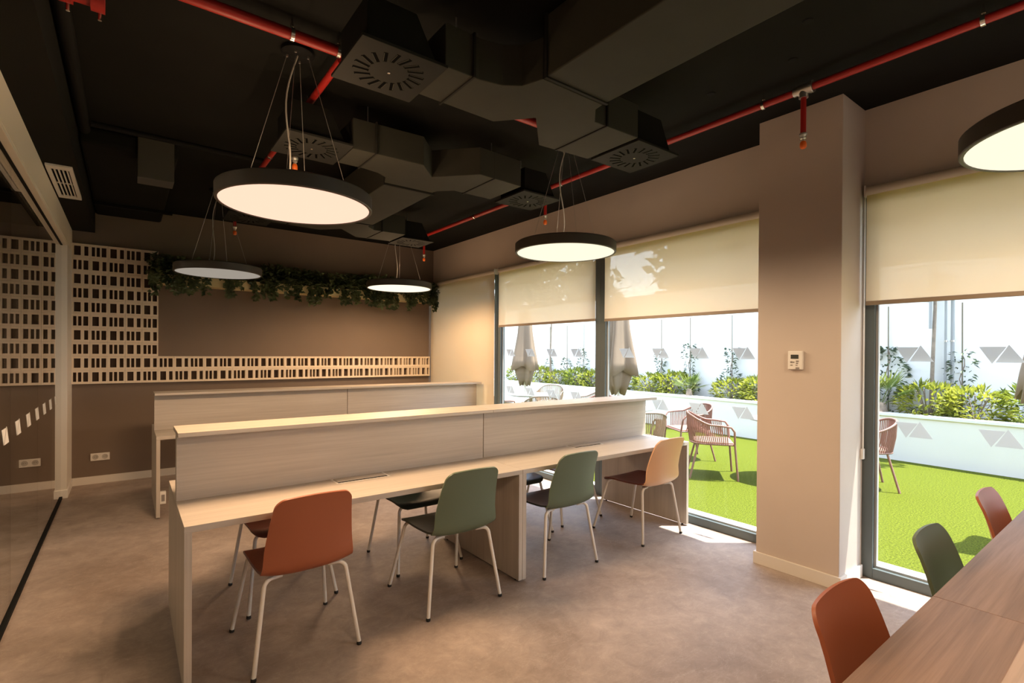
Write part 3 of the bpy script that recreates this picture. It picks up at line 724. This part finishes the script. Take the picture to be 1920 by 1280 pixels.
# fitting by the soffit
e = empty('pipe_fitting', (-.16, 2.97, 3.05), 0, 'red pipe coupling with bolts at the top edge beside the soffit', 'pipe fitting')
MB().lathe([(.0, -.08), (.05, -.08), (.05, -.03), (.035, -.03), (.035, .03), (.05, .03), (.05, .08), (0, .08)], (-.16, 2.93, 3.06), 20, 'X').build('coupling', M['red'], e, smooth=40)
for x in (-.21, -.10): MB().lathe([(.008, 0), (.008, .03)], (x, 2.985, 3.0), 8).build('bolt', M['chrome'], e)
MB().tube([(-.16, 2.93, 3.09), (-.16, 2.93, CEIL)], .006, 6).build('hanger_rod', M['steel'], e)
def sprinkler(x, y, zt, zb, label):
    e = empty('sprinkler', (x, y, zt), 0, label, 'sprinkler', 'sprinklers hanging from the red pipes')
    MB().lathe([(.0155, zb+.085), (.0155, zt)], (x, y, 0), 14).build('drop_pipe', M['red'], e, smooth=50)
    MB().lathe([(.034, -.055), (.034, -.035), (.030, -.035), (.030, .03), (.026, .03), (.026, .055)], (x, y, ZP if x > 3 else 3.06), 18, 'Y').lathe([(.026, -.05), (.026, -.015)], (x, y, ZP if x > 3 else 3.06), 16).build('tee', M['steel'], e, smooth=40)
    MB().lathe([(.022, zb+.088), (.022, zb+.075), (.017, zb+.068), (.017, zb+.058), (.008, zb+.052), (.012, zb+.046), (.007, zb+.04)], (x, y, 0), 14).build('reducer', M['steel'], e, smooth=40)
    MB().lathe([(0, zb+.042), (.013, zb+.042), (.018, zb+.03), (.018, zb+.008), (.012, zb), (0, zb)], (x, y, 0), 12).build('guard_cap', M['orange'], e, smooth=40)
    return e
sprinkler(3.22, 1.38, 3.06, 2.735, 'red sprinkler drop with an orange cap in front of the column')
sprinkler(3.22, 3.73, 3.06, 2.745, 'red sprinkler drop with an orange cap above the lit lamp by the blinds')
sprinkler(3.22, 6.24, 3.06, 2.745, 'red sprinkler drop with an orange cap in the corner above the shelf')
sprinkler(.91, 3.66, 3.04, 2.735, 'red sprinkler drop with an orange cap behind the front lamp wires')
sprinkler(.91, 6.07, 3.04, 2.735, 'red sprinkler drop with an orange cap in front of the brown wall')

# ------------------------------------------------------------------ outside
structure(MB().box(XO+.02, -12, -.2, 40, 40, 0), 'lawn', M['lawn'], 'bright green artificial lawn of the terrace outside', cat='lawn')
def pline(y): return 8.70+.05*y
pl = empty('raised_planter', (9.2, 5, 0), 0, 'long white raised planter wall along the far side of the lawn', 'planter', None, 'structure')
def slab(xa, xb, ya, yb, z0, z1, name, mat):
    P = [(xa(ya), ya), (xb(ya), ya), (xb(yb), yb), (xa(yb), yb)]; return MB().prism(P, z0, z1).build(name, mat, pl)
slab(lambda y: pline(y), lambda y: pline(y)+.15, -8, 16, 0, .63, 'front_wall', M['ext_white'])
slab(lambda y: pline(y)-.02, lambda y: pline(y)+.19, -8, 16, .63, .665, 'coping', M['ext_white'])
slab(lambda y: pline(y)+.15, lambda y: 10.6, -8, 16, 0, .60, 'soil', M['soil'])
W = [(10.35, 16), (10.3, 13.5), (9.92, 8.3), (9.85, 5), (9.62, 2.25), (10.1, 1.37), (10.1, -8)]
bw_ = MB().prism(W+[(x+.25, y) for x, y in reversed(W)], 0, 2.86)
structure(bw_, 'wall_garden', M['ext_white'], 'tall white boundary wall behind the planter')
cp_ = MB().prism([(x-.03, y) for x, y in W]+[(x+.28, y) for x, y in reversed(W)], 2.86, 2.91)
structure(cp_, 'trim_2', M['ext_white'], 'white coping on top of the boundary wall')

# shrubs ------------------------------------------------------------------------
def bush_proto(name, mat, n, rx, ry, h, ln, label, cat):
    e = empty(name, (0, 0, 0)); m = MB(); st = MB()
    for k in range(9):
        a = random.uniform(0, 2*PI); q = random.uniform(.2, .7)
        st.tube([(0, 0, -.02), (math.cos(a)*rx*q*.5, math.sin(a)*ry*q*.5, h*.4), (math.cos(a)*rx*q, math.sin(a)*ry*q, h*.8)], .006, 5)
    for k in range(n):
        v = rvec(); rr = random.uniform(.55, 1)**.5
        p = Vector((v.x*rx*rr, v.y*ry*rr, h*.45+v.z*h*.52*rr))
        if p.z < .02: p.z = random.uniform(.02, .15)
        d = Vector((v.x+rnd()*.7, v.y+rnd()*.7, v.z*.6+rnd()*.6+.25))
        leaf(m, p, d, Vector((rnd()*.4, rnd()*.4, 1)), ln*random.uniform(.7, 1.2), ln*.38)
    m.build('foliage', mat, e); st.build('stems', M['bark'], e)
    return tag(e, label, cat)
protA = bush_proto('leafy_bush', M['bush_y'], 520, .42, .34, .46, .11, '', 'bush')
protB = bush_proto('leafy_bush', M['bush'], 520, .45, .34, .50, .12, '', 'bush')
spots = [(1.05, 'B', 'dark leafy bush in the planter at the picture edge, beside the third folded parasol'), (1.72, 'A', 'broad yellow green bush in the planter below the twin grey pipes'), (2.25, 'A', 'yellow green bush in the planter at the foot of the thin tree'),
 (3.35, 'A', 'yellow green bush under the spiky palm beyond the column'), (3.9, 'B', 'leafy bush in the planter hidden behind the column'), (4.75, 'A', 'large yellow green bush in the planter right beside the column edge'), (5.35, 'A', 'yellow green bush between the column-side bush and the fan palm'), (6.75, 'A', 'yellow green bush between the fan palm and the second folded parasol'),
 (7.35, 'A', 'yellow green bush in the planter just past the second folded parasol'), (8.3, 'B', 'leafy bush in the planter hidden behind the dark window mullion'), (9.2, 'A', 'yellow green bush in the planter next to the dark window mullion'), (9.9, 'B', 'leafy bush under the tallest climber of the narrow window'), (10.7, 'A', 'yellow green bush beside the thin dark tree trunk'), (11.5, 'A', 'yellow green bush right of the first folded parasol'), (12.7, 'B', 'leafy bush seen past the first folded parasol, by the drawn blind')]
used = set()
for y, k, lab in spots:
    pr = protA if k == 'A' else protB; loc = (pline(y)+.52, y, .595); rz = random.uniform(0, 6)
    if k not in used:
        used.add(k); o = pr; o.location = loc; o.rotation_euler = (0, 0, rz); o['label'] = lab
    else: o = copy_tree(pr, loc, rz, lab)
    o['group'] = 'bushes in the raised planter'
    s = random.uniform(.92, 1.12); o.scale = (s, s, s*random.uniform(.9, 1.05))
def climber(x, y, ztop, zstake, label, n=120, wide=1.0):
    e = empty('climbing_plant', (x, y, .6), 0, label, 'plant', 'slender climbing plants against the white wall')
    MB().tube([(x+.02, y, .58), (x+.02, y+.01, zstake)], .009, 6).build('stake', M['stake'], e)
    ps = [(x, y+.03*math.sin(k*1.3), .58+(ztop-.58)*k/10) for k in range(11)]
    MB().tube(ps, .007, 5).build('stem', M['bark'], e)
    m = MB()
    for k in range(n):
        t = random.random()**.8; z = .62+(ztop-.6)*t; w = .15*wide*(1-.45*t)*(1+.5*math.sin(z*9+y))
        a = random.uniform(0, 2*PI); p = Vector((x-.02+math.cos(a)*w*.6, y+math.sin(a)*w, z))
        leaf(m, p, Vector((math.cos(a), math.sin(a), rnd()*.8)), Vector((-.6, 0, 1)), random.uniform(.06, .10), .038)
    m.build('leaves', M['climber'], e); return e
climber(9.62, 2.82, 1.62, 2.28, 'bushy climbing plant on a cane beside the first grey triangle sticker beyond the column', 330, 1.5)
climber(9.66, 1.93, 1.55, 2.28, 'climbing plant on a cane to the window-edge side of the twin grey pipes')
climber(9.72, 5.49, 1.60, 2.30, 'tall climbing plant on a cane nearest the column, in the wide window', 150)
climber(9.74, 6.46, 1.70, 2.30, 'climbing plant on a cane behind the fan palm', 170)
climber(9.78, 7.23, 1.48, 2.30, 'shorter climbing plant on a cane beside the second folded parasol')
climber(9.86, 9.80, 1.62, 2.30, 'climbing plant on a cane nearest the dark window mullion, in the narrow window', 160)
climber(9.95, 10.55, 1.36, 2.30, 'low climbing plant on a cane beside the thin dark trunk')
climber(10.1, 11.45, 1.34, 2.30, 'small climbing plant right beside the first folded parasol', 90)
climber(10.1, 12.75, 1.5, 2.30, 'climbing plant half hidden behind the first folded parasol')
def fan_palm(x, y, s, label):
    e = empty('fan_palm', (x, y, .6), 0, label, 'palm', 'small spiky palms in the planter')
    MB().lathe([(.05*s, .58), (.07*s, .66), (.04*s, .8)], (x, y, 0), 10).build('trunk', M['bark'], e, smooth=40)
    for k in range(11):
        a = 2*PI*k/11+rnd()*.2; el = random.uniform(.35, 1.25); b0 = Vector((x, y, .74)); d = Vector((math.cos(a)*math.cos(el), math.sin(a)*math.cos(el), math.sin(el)))
        tip = b0+d*.22*s; m = MB(); m.tube([b0, tip], .004, 4); sd = d.cross(Vector((0, 0, 1))).normalized()
        for q in range(11):
            f = -1.15+2.3*q/10; dd = (d*math.cos(f)+sd*math.sin(f)); leaf(m, tip, dd+Vector((0, 0, -.12)), Vector((0, 0, 1)), .26*s*(1-.2*abs(f)), .022*s, .1)
        m.build('frond', M['palm'], e)
    return e
fan_palm(9.15, 6.08, 1.05, 'spiky fan palm in the planter in the middle of the wide window')
fan_palm(9.02, 2.74, 1.45, 'large spiky fan palm in the planter just beyond the column')
# thin tree trunks, pipes and floodlights
e = empty('young_tree', (9.45, 2.24, .6), 0, 'thin speckled young tree trunk beside the twin grey pipes', 'tree')
MB().tube([(9.45, 2.24, .55), (9.44, 2.22, 1.4), (9.45, 2.20, 2.2), (9.46, 2.20, 3.6)], [.028, .025, .022, .016], 8).build('trunk', M['bark'], e, smooth=60)
m = MB()
for k in range(260):
    v = rvec(); leaf(m, Vector((9.46, 2.2, 4.6))+Vector((v.x*.5, v.y*.7, v.z*.9)), rvec(), rvec(), .16, .07)
MB().tube([(9.46, 2.20, 3.58), (9.46, 2.2, 4.7)], .012, 6).build('leader', M['bark'], e); m.build('leaves', M['climber'], e)
e = empty('young_tree', (9.75, 11.0, .6), 0, 'thin dark young tree trunk rising between the climbers of the narrow window', 'tree')
MB().tube([(9.75, 11.0, .55), (9.74, 11.02, 1.5), (9.76, 11.0, 2.4), (9.75, 11.0, 3.6)], [.03, .026, .022, .018], 8).build('trunk', M['bark'], e, smooth=60)
m = MB()
for k in range(260):
    v = rvec(); leaf(m, Vector((9.75, 11, 4.6))+Vector((v.x*.5, v.y*.7, v.z*.9)), rvec(), rvec(), .16, .07)
MB().tube([(9.75, 11, 3.58), (9.75, 11, 4.7)], .012, 6).build('leader', M['bark'], e); m.build('leaves', M['climber'], e)
for x, y, r, lab in ((9.58, 2.105, .016, 'thinner of the twin grey pipes climbing the white garden wall'), (9.60, 2.03, .023, 'thicker of the twin grey pipes climbing the white garden wall')):
    e = empty('wall_pipe', (x, y, .6), 0, lab, 'pipe', 'grey pipes on the garden wall')
    MB().tube([(x, y, .55), (x, y, 2.75)], r, 10).build('tube', M['pole'], e, smooth=60)
    for z in (1.1, 1.72): MB().lathe([(r+.001, -.012), (r+.006, -.012), (r+.006, .012), (r+.001, .012)], (x, y, z), 12).box(x, y-.004, z-.004, x+.12, y+.004, z+.004).build('clip', M['steel'], e)
fl = empty('floodlight_pole', (9.3, 2.16, 2.3), 0, 'floodlight cluster on a curved bracket seen through the blind beyond the column', 'floodlight')
MB().tube([(9.40, 2.24, 1.9), (9.40, 2.24, 2.78)], .02, 8).tube([(9.40, 2.24, 2.30), (9.38, 2.38, 2.31), (9.36, 2.47, 2.40), (9.35, 2.45, 2.52)], .012, 8).tube([(9.40, 2.24, 2.36), (9.38, 2.12, 2.38), (9.37, 2.02, 2.40)], .012, 8).build('bracket', M['pole'], fl, smooth=60)
for y, z in ((2.50, 2.58), (2.05, 2.64), (2.0, 2.42)):
    MB().extrude([(9.28, y-.11, z-.05), (9.40, y-.11, z+.01), (9.40, y-.11, z+.05), (9.28, y-.11, z+.02)], (0, .22, 0)).build('lamp_head', M['pole'], fl, bevel=.004)

# parasols -----------------------------------------------------------------------
def parasol(x, y, label, rz, first=[None]):
    if first[0] is not None: return copy_tree(first[0], (x, y, 0), rz, label, 'folded beige parasols on the lawn')
    e = empty('folded_parasol', (x, y, 0), 0, label, 'parasol', 'folded beige parasols on the lawn'); first[0] = e
    MB().lathe([(.0, 0), (.25, 0), (.25, .05), (.05, .07), (.03, .3), (0, .3)], (x, y, 0), 24).build('base', M['pole'], e, smooth=40)
    MB().tube([(x, y, .05), (x, y, 2.52)], .022, 12).build('pole', M['leg'], e, smooth=60)
    def pleated(prof, phase, jag):
        n = 48; vs = []
        for i, (z, r, am) in enumerate(prof):
            for k in range(n):
                a = 2*PI*k/n; w = math.cos(4*a+phase)+.35*math.cos(8*a+phase*2+i*.2)
                rr = r*(1+am*w); zz = z-(jag*(.5+.5*math.cos(4*a+phase+.6)) if i == len(prof)-1 else 0)
                vs.append((x+rr*math.cos(a), y+rr*math.sin(a), zz))
        m_ = len(prof); fs = [(i*n+k, i*n+(k+1) % n, (i+1)*n+(k+1) % n, (i+1)*n+k) for i in range(m_-1) for k in range(n)]
        return MB().add(vs, fs)
    c = pleated([(2.50, .03, 0), (2.47, .07, .05), (2.38, .11, .12), (2.2, .13, .18), (1.9, .15, .22), (1.6, .19, .26), (1.36, .225, .30), (1.24, .25, .32)], 0, .10).build('canopy', M['canopy'], e, smooth=70)
    s = c.modifiers.new('thick', 'SOLIDIFY'); s.thickness = .004
    v = pleated([(1.42, .08, .2), (1.30, .15, .3), (1.15, .16, .35), (1.0, .12, .40), (.92, .08, .4)], .5, .10).build('gathered_hem', M['canopy'], e, smooth=70)
    s = v.modifiers.new('thick', 'SOLIDIFY'); s.thickness = .004
    MB().lathe([(0, 2.57), (.025, 2.56), (.03, 2.53), (.07, 2.515), (.07, 2.50), (0, 2.49)], (x, y, 0), 16).build('finial', M['leg'], e, smooth=40)
    return e
parasol(6.62, 8.28, 'folded beige parasol beside the round table in the narrow window', 0)
parasol(6.45, 5.61, 'folded beige parasol beside the dark mullion in the wide window', .5)
parasol(5.75, .55, 'folded beige parasol at the picture edge in the window beyond the column', 1.1)

# tables and rope chairs ------------------------------------------------------------
def round_table(x, y, label, first=[None]):
    if first[0] is not None: return copy_tree(first[0], (x, y, 0), 0, label, 'round terrace tables')
    e = empty('round_table', (x, y, 0), 0, label, 'table', 'round terrace tables'); first[0] = e
    MB().lathe([(0, .70), (.38, .70), (.45, .715), (.45, .73), (.44, .735), (0, .735)], (x, y, 0), 48).build('tabletop', M['table_top'], e, smooth=35)
    MB().lathe([(.03, .02), (.03, .70)], (x, y, 0), 16).build('column', M['table_top'], e, smooth=50)
    MB().lathe([(0, 0), (.22, 0), (.22, .012), (.05, .03), (0, .03)], (x, y, 0), 32).build('base', M['table_top'], e, smooth=40)
    return e
round_table(6.12, 7.48, 'round grey table under the folded parasol in the narrow window')
round_table(5.68, 4.88, 'round grey table just behind the end of the desk ledge')
round_table(6.35, 2.85, 'round grey table mostly hidden by the column')
def rope_chair_proto(rope, frame):
    e = empty('rope_chair', (0, 0, 0))
    # plan curve: front right arm -> back -> front left arm ; chair faces +y
    def plan(t, s=1.0):
        a = PI*(1.0-t)  # t 0..1 runs round the back
        x = math.copysign(abs(math.cos(a))**.75, math.cos(a))*.29*s; y = -.05-math.sin(a)**.9*.24*s if True else 0
        return x, y
    n = 40; top = []; bot = []
    for k in range(n+1):
        t = k/n; x, y = plan(t); back = math.sin(PI*t)**1.2
        top.append(Vector((x*1.02, y*1.08+.02, .655+.125*back)))
        xb, yb = plan(t, .86); bot.append(Vector((xb, yb+.0, .42)))
    fl_t, fr_t = Vector((-.295, .20, .63)), Vector((.295, .20, .63))
    rail = [Vector((-.255, .235, .43)), Vector((-.285, .228, .58)), Vector((-.295, .19, .635)), Vector((-.296, .08, .65))]+top+[Vector((.296, .08, .65)), Vector((.295, .19, .635)), Vector((.285, .228, .58)), Vector((.255, .235, .43))]
    MB().tube(rail, .0125, 8).build('top_rail', frame, e, smooth=60)
    seat = [Vector((-.25, .23, .42))]+bot+[Vector((.25, .23, .42))]
    MB().tube(seat+[seat[0]], .011, 8).build('seat_ring', frame, e, smooth=60)
    rp = MB(); T = [Vector((-.296, .14, .645)), Vector((-.296, .08, .65))]+top+[Vector((.296, .08, .65)), Vector((.296, .14, .645))]; B = [Vector((-.25, .16, .42)), Vector((-.25, .08, .42))]+bot+[Vector((.25, .08, .42)), Vector((.25, .16, .42))]
    def even(pl_, m=80):
        ds = [0.0]
        for a_, b_ in zip(pl_, pl_[1:]): ds.append(ds[-1]+(b_-a_).length)
        out = []; i = 0
        for k in range(m+1):
            q_ = ds[-1]*k/m
            while i < len(pl_)-2 and ds[i+1] < q_: i += 1
            out.append(pl_[i].lerp(pl_[i+1], min(1, max(0, (q_-ds[i])/max(1e-9, ds[i+1]-ds[i])))))
        return out
    T, B = even(T), even(B)
    def samp(pl_, t):
        f = t*(len(pl_)-1); i = min(int(f), len(pl_)-2); return pl_[i].lerp(pl_[i+1], f-i)
    q = 54
    for k in range(q+1):
        t = k/q; a = samp(T, t); b = samp(B, t); c = Vector((a.x*1.0, a.y*1.0, 0))-Vector((b.x, b.y, 0))
        rp.tube([a+c*.06+Vector((0, 0, .012)), a.lerp(b, .5)+c.normalized()*.012 if c.length > 1e-5 else a.lerp(b, .5), b], .0062, 5)
    rp.build('rope_back', rope, e, smooth=60)
    pd = [(p.x*.97, p.y*.97, 0) for p in seat]
    MB().prism([(p[0], p[1]) for p in pd], .415, .445).build('seat', rope, e, bevel=.008)
    for sx in (-1, 1):
        MB().tube([(sx*.255, .235, .43), (sx*.275, .27, 0)], .0125, 8).build('leg', frame, e, smooth=60)
        MB().tube([(sx*.20, -.17, .42), (sx*.26, -.27, 0)], .0125, 8).build('leg', frame, e, smooth=60)
    return e
rc = {'pink': rope_chair_proto(M['rope'], M['rope_frame']), 'tan': rope_chair_proto(M['rope_tan'], M['rope_frame_tan'])}
ru = set()
def rope_chair(k, x, y, face, label):
    rz = math.atan2(face[1], face[0])-PI/2
    if k not in ru:
        ru.add(k); o = rc[k]; o.location = (x, y, 0); o.rotation_euler = (0, 0, rz); tag(o, label, 'chair', 'rope-backed terrace chairs'); return o
    return copy_tree(rc[k], (x, y, 0), rz, label, 'rope-backed terrace chairs')
rope_chair('pink', 5.83, 3.55, (.6, -.8), 'pink rope chair on the lawn nearest the glass, between desk end and column')
rope_chair('pink', 6.5, 4.32, (-.85, .5), 'pink rope chair behind the nearest one, by the second table')
rope_chair('tan', 5.23, 4.18, (.45, .9), 'tan rope chair directly behind the end of the desk divider')
rope_chair('tan', 5.72, 6.72, (.5, .86), 'tan rope chair rising above the desk ledge before the first table')
rope_chair('tan', 7.1, 6.95, (-.8, .5), 'taupe rope chair beside the dark mullion, above the desk ledge')
rope_chair('pink', 6.4, 6.05, (-.9, -.2), 'pink rope chair half hidden by the dark mullion and the ledge')
rope_chair('pink', 5.35, 7.55, (.9, .1), 'rope chair at the frame between drawn blind and narrow window')
rope_chair('tan', 7.6, 8.6, (-.8, -.6), 'rope chair on the far side of the first table')
rope_chair('pink', 6.78, 2.22, (-.55, .83), 'pink rope chair in the window beyond the column')

# trees and building beyond the wall ----------------------------------------------------
def tree(x, y, h, r, label, n):
    e = empty('garden_tree', (x, y, 0), 0, label, 'tree', 'trees beyond the garden wall')
    MB().tube([(x, y, 0), (x+.1, y, h*.4), (x, y+.1, h*.75)], [.16, .13, .06], 8).build('trunk', M['bark'], e, smooth=60)
    m = MB()
    for k in range(n):
        v = rvec(); rr = random.uniform(.3, 1)**.4; lump = 1+.25*math.sin(v.x*5+x)+.2*math.sin(v.y*6+v.z*4)
        p = Vector((x+v.x*r*rr*lump, y+v.y*r*rr*lump, h*.62+v.z*h*.40*rr*lump))
        leaf(m, p, rvec(), rvec(), random.uniform(.35, .6), random.uniform(.22, .36))
    m.build('crown', M['tree'], e); return e
tree(15.2, 8.5, 7.4, 2.4, 'big tree behind the boundary wall, seen through the wide half blind', 4200)
tree(14.0, 13.7, 5.6, 1.0, 'narrow tree behind the boundary wall close to the dark mullion', 700)
tree(13.5, 16.4, 5.4, 1.25, 'tree behind the boundary wall in the middle of the narrow blind', 1300)
tree(12.2, 20.0, 6.6, 1.5, 'tree behind the boundary wall beside the drawn blind', 1300)
bl = empty('neighbour_building', (17, -2, 0), 0, 'tan rendered building behind the boundary wall beyond the column', 'building')
MB().box(14.5, -9, 0, 22, 4.55, 9).build('wall', M['building'], bl)
cb = MB()
for k in range(9): cb.box(14.46, -9, 3.2+k*.62, 14.5, 4.55, 3.24+k*.62)
cb.build('cladding_bands', M['building'], bl)
MB().box(14.3, -9.2, 9, 22.2, 4.75, 9.25).build('roof_edge', M['ext_white'], bl)

# ------------------------------------------------------------------ light
SKY, SUN = .58, 8.6
sun = bpy.data.lights.new('sun', 'SUN'); sun.energy = SUN; sun.angle = math.radians(.55); sun.color = (1.0, .95, .86)
so = bpy.data.objects.new('sun', sun); COL.objects.link(so)
d = Vector((-1, .77, -4.15)).normalized(); so.rotation_euler = d.to_track_quat('-Z', 'Y').to_euler(); so.location = (8, -2, 12)
wd = bpy.data.worlds.new('sky'); SC.world = wd; wd.use_nodes = True; nt = wd.node_tree; nt.nodes.clear()
o = nt.nodes.new('ShaderNodeOutputWorld'); bg = nt.nodes.new('ShaderNodeBackground'); sk = nt.nodes.new('ShaderNodeTexSky')
sk.sky_type = 'NISHITA'; sk.sun_disc = False; sk.sun_elevation = math.radians(62); sk.sun_rotation = math.radians(100); sk.air_density = 1.0; sk.dust_density = .4; sk.ozone_density = 1.5
bg.inputs['Strength'].default_value = SKY
hs = nt.nodes.new('ShaderNodeHueSaturation'); hs.inputs['Saturation'].default_value = .6; nt.links.new(sk.outputs[0], hs.inputs['Color']); nt.links.new(hs.outputs[0], bg.inputs[0]); nt.links.new(bg.outputs[0], o.inputs[0])

# ------------------------------------------------------------------ camera
f, yaw, pit, rol, cy = 953.526, 6.48685721e-01, -4.33861260e-03, 6.26134034e-03, 666.362
F = Vector((math.sin(yaw)*math.cos(pit), math.cos(yaw)*math.cos(pit), math.sin(pit)))
R0 = Vector((math.cos(yaw), -math.sin(yaw), 0)); U0 = R0.cross(F)
Rr = R0*math.cos(rol)+U0*math.sin(rol); Ur = -R0*math.sin(rol)+U0*math.cos(rol)
cd = bpy.data.cameras.new('camera'); co = bpy.data.objects.new('camera', cd); COL.objects.link(co)
cd.sensor_width = 36; cd.sensor_fit = 'HORIZONTAL'; cd.lens = 36*f/1920; cd.shift_y = (cy-640)/1920; cd.clip_start = .05; cd.clip_end = 200
co.matrix_world = Matrix(((Rr.x, Ur.x, -F.x, 0), (Rr.y, Ur.y, -F.y, 0), (Rr.z, Ur.z, -F.z, 1.5), (0, 0, 0, 1)))
SC.camera = co
SC.view_settings.view_transform = 'Standard'; SC.view_settings.look = 'None'; SC.view_settings.exposure = 1.14; SC.view_settings.gamma = 1.0; SC.view_settings.use_curve_mapping = False
SC.cycles.transparent_max_bounces = 24; SC.cycles.max_bounces = 10; SC.cycles.diffuse_bounces = 5
SC.cycles.sample_clamp_indirect = 6.0; SC.cycles.caustics_reflective = False; SC.cycles.caustics_refractive = False
